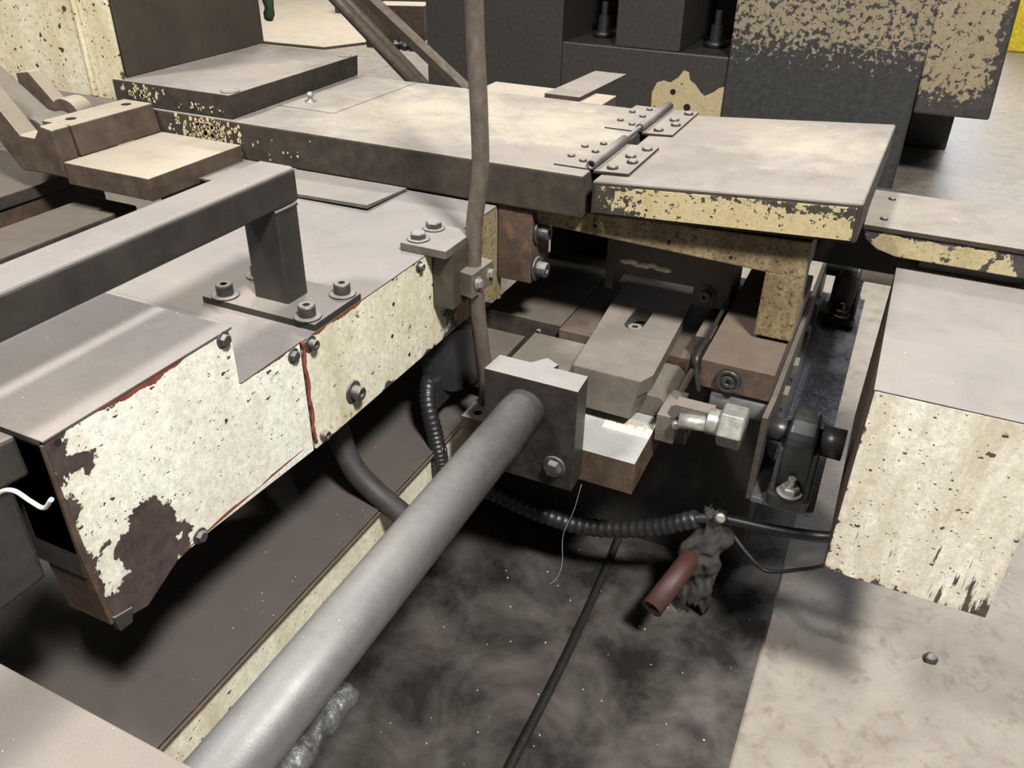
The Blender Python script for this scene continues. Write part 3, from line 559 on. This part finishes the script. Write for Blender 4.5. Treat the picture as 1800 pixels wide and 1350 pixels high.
# ------------------------------------------------------------------ angle channel with bearings
t = thing('angle_channel', 'black oily angle channel carrying the two shaft bearings', 'channel', (-3, 115, -67.2))
bm = nb(); prism(bm, [(87.2, -67.2), (154, -67.2), (154, -57.6), (94.2, -56.2), (87.2, -54.8)], 0, -7.05, -6.35); part('flange', bm, 'dull', t, .08)
bm = nb(); box(bm, -6.4, 1.2, 87.0, 154, -67.3, -66.5); part('web', bm, 'oil', t, .1)
bm = nb(); prism(bm, [(-6.4, -66.55), (-4.3, -66.55), (-5.2, -66.1), (-6.1, -65.0), (-6.4, -63.6)], 1, 95, 150); part('fillet', bm, 'oil', t)
for i, y in enumerate((104.5, 113.5, 125, 136)):
    bm = nb(); box(bm, -6.4, -5.7, y, y+2.6, -63.6, -61.2); part('key_block', bm, 'satin', t, .08)
def pillow(label, y, full):
    t = thing('pillow_block', label, 'bearing', (-1.8, y, -66.5), 'bearings on the black channel')
    bm = nb(); prism(bm, roundrect(-4.7, .4, y-5.8, y+5.6, .8), 2, -66.5, -64.7); part('base', bm, 'blackpart', t, .2)
    zc = -59.0; R = 3.35
    a0 = [(y+R*math.cos(math.radians(a)), zc+R*math.sin(math.radians(a))) for a in range(-8, 189, 14)]
    bm = nb(); prism(bm, [(y+3.9, -64.8)]+a0+[(y-3.9, -64.8)], 0, -4.5, .1)
    for v in bm.verts: v.co.x = -2.2+(v.co.x+2.2)*(1-.32*(v.co.z+64.8)/9)
    part('housing', bm, 'blackpart', t, .5, seg=3)
    for x in (-4.5, -.4):
        bm = nb(); prism(bm, [(y-5.3, -64.9), (y-1.5, -64.9), (y-1.5, zc), (y-3.1, zc-.6), (y-4.6, -63)], 0, x, x+.55); part('rib', bm, 'blackpart', t, .12)
    b = bolt(t, (-2.1, y-4.6, -64.7), kind='hexz' if full else 'hex', sc=1.1)
    bm = nb(); cyl(bm, (-2.1, y-4.6, -64.2), (-2.1, y-4.6, -62.4), .5, 12); part('stud', bm, 'zinc' if full else 'bolt', t, .08)
pillow('nearer black pillow block bearing with bright stud nut', 92, True)
pillow('farther black pillow block bearing in shadow under table', 146, False)
bm = nb(); lathe(bm, (-6.3, 92, -59), A, ((-1, 1.5), (3, 1.5), (3, 1.35), (6.2, 1.35), (6.2, 1.95), (8.9, 1.95), (8.95, 1.85)), 26); solo('bearing_shaft', bm, 'blackpart', 'short dark shaft through the nearer pillow block', 'shaft')
bm = nb(); lathe(bm, (-6.2, 146, -57.6), A, ((0, 2.0), (3, 2.0), (3, 2.2), (6.5, 2.2), (6.5, 2.0), (11, 2.0)), 26); solo('bearing_shaft', bm, 'satin', 'grey shaft end through the farther shaded pillow block', 'shaft')
bm = nb(); box(bm, -16, 5, 129, 133, -51, -39.3); solo('back_support', bm, 'dark', 'dark brown support plate under the right end of flap', 'support', .2)

# ------------------------------------------------------------------ side strip and guard box
t = thing('side_ledge', 'dusty ledge plate with flaking front sticking out right of flap', 'ledge', (18, 118, -41))
bm = nb(); box(bm, -1.6, 42, 110.2, 125.6, -38.2, -37.5); part('top_plate', bm, 'top', t, .12)
bm = nb(); prism(bm, [(-1.4, -38.2), (42, -38.2), (42, -41.3), (3.0, -41.2), (.6, -40.6), (-1.0, -39.5)], 1, 110.4, 124.5); part('rib', bm, 'stripfront', t, .15)
for x, y in ((1.0, 122.0), (.6, 113.2), (19.0, 117.5)): put('rivet', 'rivet', t, (x, y, -37.5), sc=.9)
t = thing('guard_box', 'cream-fronted steel guard box at the right', 'guard', (12, 96, -67.2))
bm = nb(); box(bm, 3.55, 20.3, 78.6, 113, -67.2, -43.05); part('shell', bm, 'rusty', t, .12)
bm = nb(); box(bm, 3.5, 20.4, 78.4, 118, -43.2, -43); part('lid', bm, 'top2', t, .06)
bm = nb(); box(bm, 3.62, 20.3, 78.4, 78.65, -67.15, -43.2); part('front_panel', bm, 'creambox', t, .05, 'scratched cream front panel')
bm = nb(); box(bm, 6, 18, 112.5, 120, -43.2, -41.2); part('mount', bm, 'dark', t, .1)

# ------------------------------------------------------------------ hoses and cables
def corr(i, n): return 1.0 if i % 3 else .86
bm = nb(); tube(bm, [(-53.5, 90, -62.5), (-52.6, 86.5, -62.6), (-51.6, 84.6, -64.6), (-50.2, 83.6, -68), (-49.0, 82.6, -70.6), (-48.2, 82, -73)], 1.25, 12, 14, corr)
solo('corrugated_hose', bm, 'black', 'short black corrugated hose dropping beside the cover box', 'hose')
bm = nb()
for j in range(4): tube(bm, [(-49.4+.5*j, 82.6, -69.5), (-48.6+.4*j, 81.8, -73), (-48.8+.35*j, 80.5, -77), (-49.5+.3*j, 79, -80)], .3, 6, 6)
solo('wire_bundle', bm, 'black', 'thin black wires leaving the short corrugated hose', 'wires')
bm = nb(); tube(bm, [(-58, 72, -55), (-56.5, 70, -60), (-54, 69.0, -65.2), (-50.5, 69, -68.6), (-46, 68.5, -70.6), (-40, 67, -72.5)], 1.5, 12, 10)
solo('flat_hose', bm, 'strap', 'smooth dark hose curving from under the cover to the pipe', 'hose')
bm = nb(); tube(bm, [(-47, 88, -79.5), (-42, 88.5, -80.4), (-36, 89, -81.8), (-30, 89.5, -82.3), (-24, 90, -81.2), (-18, 90.5, -78.8), (-13, 91, -75.8)], 1.35, 12, 16, corr)
solo('corrugated_hose', bm, 'black', 'long black corrugated hose sagging below the slide block', 'hose')
bm = nb(); tube(bm, [(-13.5, 91, -76), (-10, 91, -74.6), (-4, 90, -73.2), (0, 89, -71.8), (3.4, 88, -70.2), (12, 90, -69)], .75, 10, 8)
solo('black_cable', bm, 'black', 'black cable running from the hose end to the guard box', 'cable')
bm = nb(); tube(bm, [(-9, 92, -76.5), (-5.5, 90, -78.4), (-2.5, 89, -79.4), (1.5, 88.5, -77), (4.2, 87, -73.8), (12, 90, -70)], .28, 8, 8)
solo('thin_cable', bm, 'black', 'thin black cable looping toward the guard box', 'cable')
bm = nb(); tube(bm, [(-25.2, 40, -93.6), (-25.2, 57, -93.6), (-25.3, 76, -93.6), (-26.4, 100, -93.6), (-27, 112, -90)], .62, 10, 8)
solo('floor_cable', bm, 'black', 'straight black cable lying across the oily tray', 'cable')
bm = nb(); d = Vector((-2.9, -9.2, -3)).normalized(); c = Vector((-12.2, 92.5, -82))
loft(bm, [ring(c, d, 1.5, 22), ring(c+d*12, d, 1.55, 22), ring(c+d*12, d, 1.25, 22), ring(c+d*9, d, 1.2, 22)]); solo('red_hose_end', bm, 'redhose', 'cut dull red hose end hanging over the tray', 'hose')
bm = nb(); nu, nv = 26, 40; G = []
for j in range(nv+1):
    row = []; q = j/nv; wq = 1.6+3.4*math.sin(min(1, q*1.25)*math.pi*.62)-2.0*q*q
    for i in range(nu+1):
        a = (i/nu-.5)*5.2; rr = wq*(.62+.55*noise.noise((i*.22, j*.12, 4))); n2 = noise.noise((i*.5, j*.3, 9))
        row.append(bm.verts.new((-10.8+rr*math.sin(a)-1.2*q+1.3*noise.noise((q*3, 1, 0)), 91.2-rr*.55*math.cos(a)+n2*.4, -73.2-q*18.5*(1+.3*noise.noise((i*.3, 0, 7)))+n2*.5)))
    G.append(row)
for j in range(nv):
    for i in range(nu): f = bm.faces.new((G[j][i], G[j][i+1], G[j+1][i+1], G[j+1][i])); f.smooth = True
solo('oily_rag', bm, 'rag', 'torn black oily rag tied round the hose end', 'rag')
bm = nb(); lathe(bm, (-9.9, 90.0, -73.6), (.2, -1, .4), ((0, .7), (.5, .7), (.6, .3)), 12); solo('hose_clip', bm, 'zinc', 'tiny bright clip screw on the rag-wrapped hose', 'clip')
bm = nb(); tube(bm, [(-27.5, 83, -69.2), (-28.3, 83, -74), (-29.6, 83, -79), (-29.4, 82.8, -84), (-30.0, 82.5, -87), (-31, 82.3, -88.4)], .03, 6, 8)
solo('loose_thread', bm, 'white', 'thin loose thread dangling under the slide block', 'thread')
bm = nb(); lathe(bm, (-51.5, 92, -60), (.85, -.5, 0), ((0, 5.6), (.9, 5.6), (.9, 5.1), (2.2, 5.0)), 32); solo('cable_drum', bm, 'blackpart', 'dark round disc half hidden behind the cover box', 'disc')
bm = nb(); box(bm, -53.8, -51.2, 86.5, 90.6, -66.5, -61.5); solo('junction_fitting', bm, 'blackpart', 'black fitting at the top of the short corrugated hose', 'fitting', .3)

# ------------------------------------------------------------------ behind the table
bm = nb(); box(bm, -76, -50.5, 141, 156, -38, -36); solo('pale_plank', bm, 'tan', 'pale plate lying just behind the table', 'plank', .15)
bm = nb(); hexa(bm, [(-62, 148, -36), (-55, 148, -36), (-54, 172, -36), (-60.8, 172, -36), (-62, 148, -35.2), (-55, 148, -35.2), (-54, 172, -35.2), (-60.8, 172, -35.2)]); solo('narrow_bar', bm, 'top', 'narrow grey bar pointing away behind the pale plate', 'bar', .1)
for k, (a, b, r, lab) in enumerate((((-90.5, 150, -37.5), (-158.6, 150, 18), 1.15, 'thinner round brace tube slanting up behind the table'), ((-82.7, 156, -38.5), (-168, 156, 22), 1.45, 'broader square brace bar slanting up beside the rod'))):
    bm = nb()
    if k == 0:
        cyl(bm, a, b, r, 18)
        cyl(bm, (a[0]+.6, 152.2, a[2]), (b[0]+.6, 152.2, b[2]), r*.8, 14)
    else: cyl(bm, a, b, r, 4, smooth=False, ph=.4)
    solo('brace_tube' if k == 0 else 'brace_bar', bm, 'rod', lab, 'brace')
# floor plates in the distance
for i, (q, lab) in enumerate((([(-560, 470), (-392, 437), (-331, 440), (-305, 500), (-430, 640), (-600, 640)], 'large pale plate lying on the floor at far left'), ([(-272, 330), (-196, 300), (-150, 330), (-230, 370)], 'grey floor plate behind the brace bars'), ([(-232, 262), (-150, 235), (-105, 260), (-190, 292)], 'nearest grey floor plate behind the table'))):
    bm = nb(); prism(bm, q, 2, -94.98, -93.4); solo('floor_plate', bm, 'tan' if i == 0 else 'top', lab, 'steel plate', .1)
bm = nb(); prism(bm, [(-302, -94.9), (-290, -94.9), (-277.9, -84), (-277.9, -70), (-318, -72), (-318, -82)], 1, 470, 490); solo('white_block', bm, 'tan', 'pale broken block on the floor behind the braces', 'block', .5)
bm = nb(); 
for i in range(14): bmesh.ops.create_icosphere(bm, subdivisions=1, radius=2+2.5*random.random(), matrix=Matrix.Translation((-312+i*2.4, 466+random.uniform(-3, 3), -93.5)))
o = solo('debris', bm, 'black', 'black debris scattered beside the pale broken block', 'debris', kind='stuff')
bm = nb(); box(bm, -408, -318, 560, 600, -94.9, -60); solo('far_beam', bm, 'rusty', 'dark brown beam lying far behind the braces', 'beam', .5)

# ------------------------------------------------------------------ press in the background
t = thing('background_press', 'big dark press with worn cream upper panels behind the table', 'machine', (-80, 360, -95))
Y0 = 320
bm = nb(); box(bm, -188, -127.5, 320, 420, -95, 60); part('left_body', bm, 'dark', t, .5)
bm = nb()
for a in ((-127.5, -106, -56), (-81, -62.3, -54)):
    pass
box(bm, -127.5, -62.3, Y0, 420, -95, -56); box(bm, -106, -81, Y0, 420, -56, 60); box(bm, -127.5, -62.3, 372, 420, -56, 60); part('base', bm, 'dark', t, .6)
bm = nb(); box(bm, -62.3, 1.6, Y0-2, 420, -95, 60); part('front_panel', bm, 'bgcream', t, .8, 'front panel, worn cream above dark paint')
bm = nb(); hexa(bm, [(1.9, Y0-3, -67.5), (25, Y0-3, -67.2), (25, 400, -67.2), (1.9, 400, -67.5), (-1.5, Y0-3, 60), (19.5, Y0-3, 60), (19.5, 400, 60), (-1.5, 400, 60)]); part('side_door', bm, 'bgcream2', t, .8, 'cream door hanging clear of the floor')
bm = nb(); box(bm, 2, 18, 385, 400, -95, -67.6); part('door_shade_block', bm, 'dark', t, .5)  # dark block standing in for the shadow gap under the door
bm = nb(); prism(bm, [(-89.4, -76), (-89.6, -71), (-88, -67.2), (-85.5, -66.3), (-83, -66.8), (-80, -64.5), (-78.4, -62.0), (-76.4, -62.4), (-75.6, -65.2), (-73.4, -66.5), (-71, -69.2), (-69.5, -70.2), (-66.5, -68.6), (-64.5, -66.8), (-62.6, -66.2), (-62.6, -84), (-89, -84)], 1, Y0-.4, Y0+.2); part('paint_patch', bm, 'bgpatch', t, 0, 'bare ochre paint patch')
for x, z, s in ((-81.5, -70, 2.6), (-82, -75.2, 3), (-75.5, -75, 3.2)): put('hole', 'hole', t, (x, Y0-.4, z), (0, -1, 0), s)
for x, z in ((-117, -56), (-72, -56)):
    bm = nb(); lathe(bm, (x, 338, z), (0, 0, 1), ((0, 4), (2, 4), (2.3, 2.4), (8, 2.2), (8, 1.3), (13, 1.3)), 20); part('levelling_foot', bm, 'black', t)  # feet coloured black so that their recesses look unlit
bm = nb(); box(bm, 48, 120, 655, 690, -94.9, 60); solo('yellow_cabinet', bm, 'yellow', 'bright yellow cabinet at far upper right', 'cabinet', 1.)
bm = nb(); tube(bm, [(24, 420, -58), (30, 430, -45), (37, 440, -20), (40, 440, 20)], .8, 8, 8); solo('hanging_cable', bm, 'black', 'dark cable hanging in front of the yellow cabinet', 'cable')

bm = nb(); rg = random.Random(5)
for i in range(110):
    x, y = (rg.uniform(-44, -2), rg.uniform(45, 100)) if i < 60 else (rg.uniform(1, 60), rg.uniform(55, 150)); z = -94.28 if i < 60 else -94.98
    r = rg.uniform(.05, .15); prism(bm, [(x+r*math.cos(a)*rg.uniform(.5, 1.3), y+r*math.sin(a)*rg.uniform(.5, 1.3)) for a in (0, 1.2, 2.6, 3.9, 5.2)], 2, z, z+r*.7)
solo('metal_chips', bm, 'white', 'tiny bright chips strewn over tray and floor', 'debris', kind='stuff')
bm = nb(); bmesh.ops.create_icosphere(bm, subdivisions=2, radius=.9, matrix=Matrix.Translation((21.4, 98.6, -94.5)))
for v in bm.verts: v.co += Vector((noise.noise(v.co*.9), noise.noise(v.co*1.1+Vector((5, 0, 0))), .3*noise.noise(v.co)))*.45
solo('pebble', bm, 'bolt', 'small dark lump on the concrete before the guard box', 'debris')
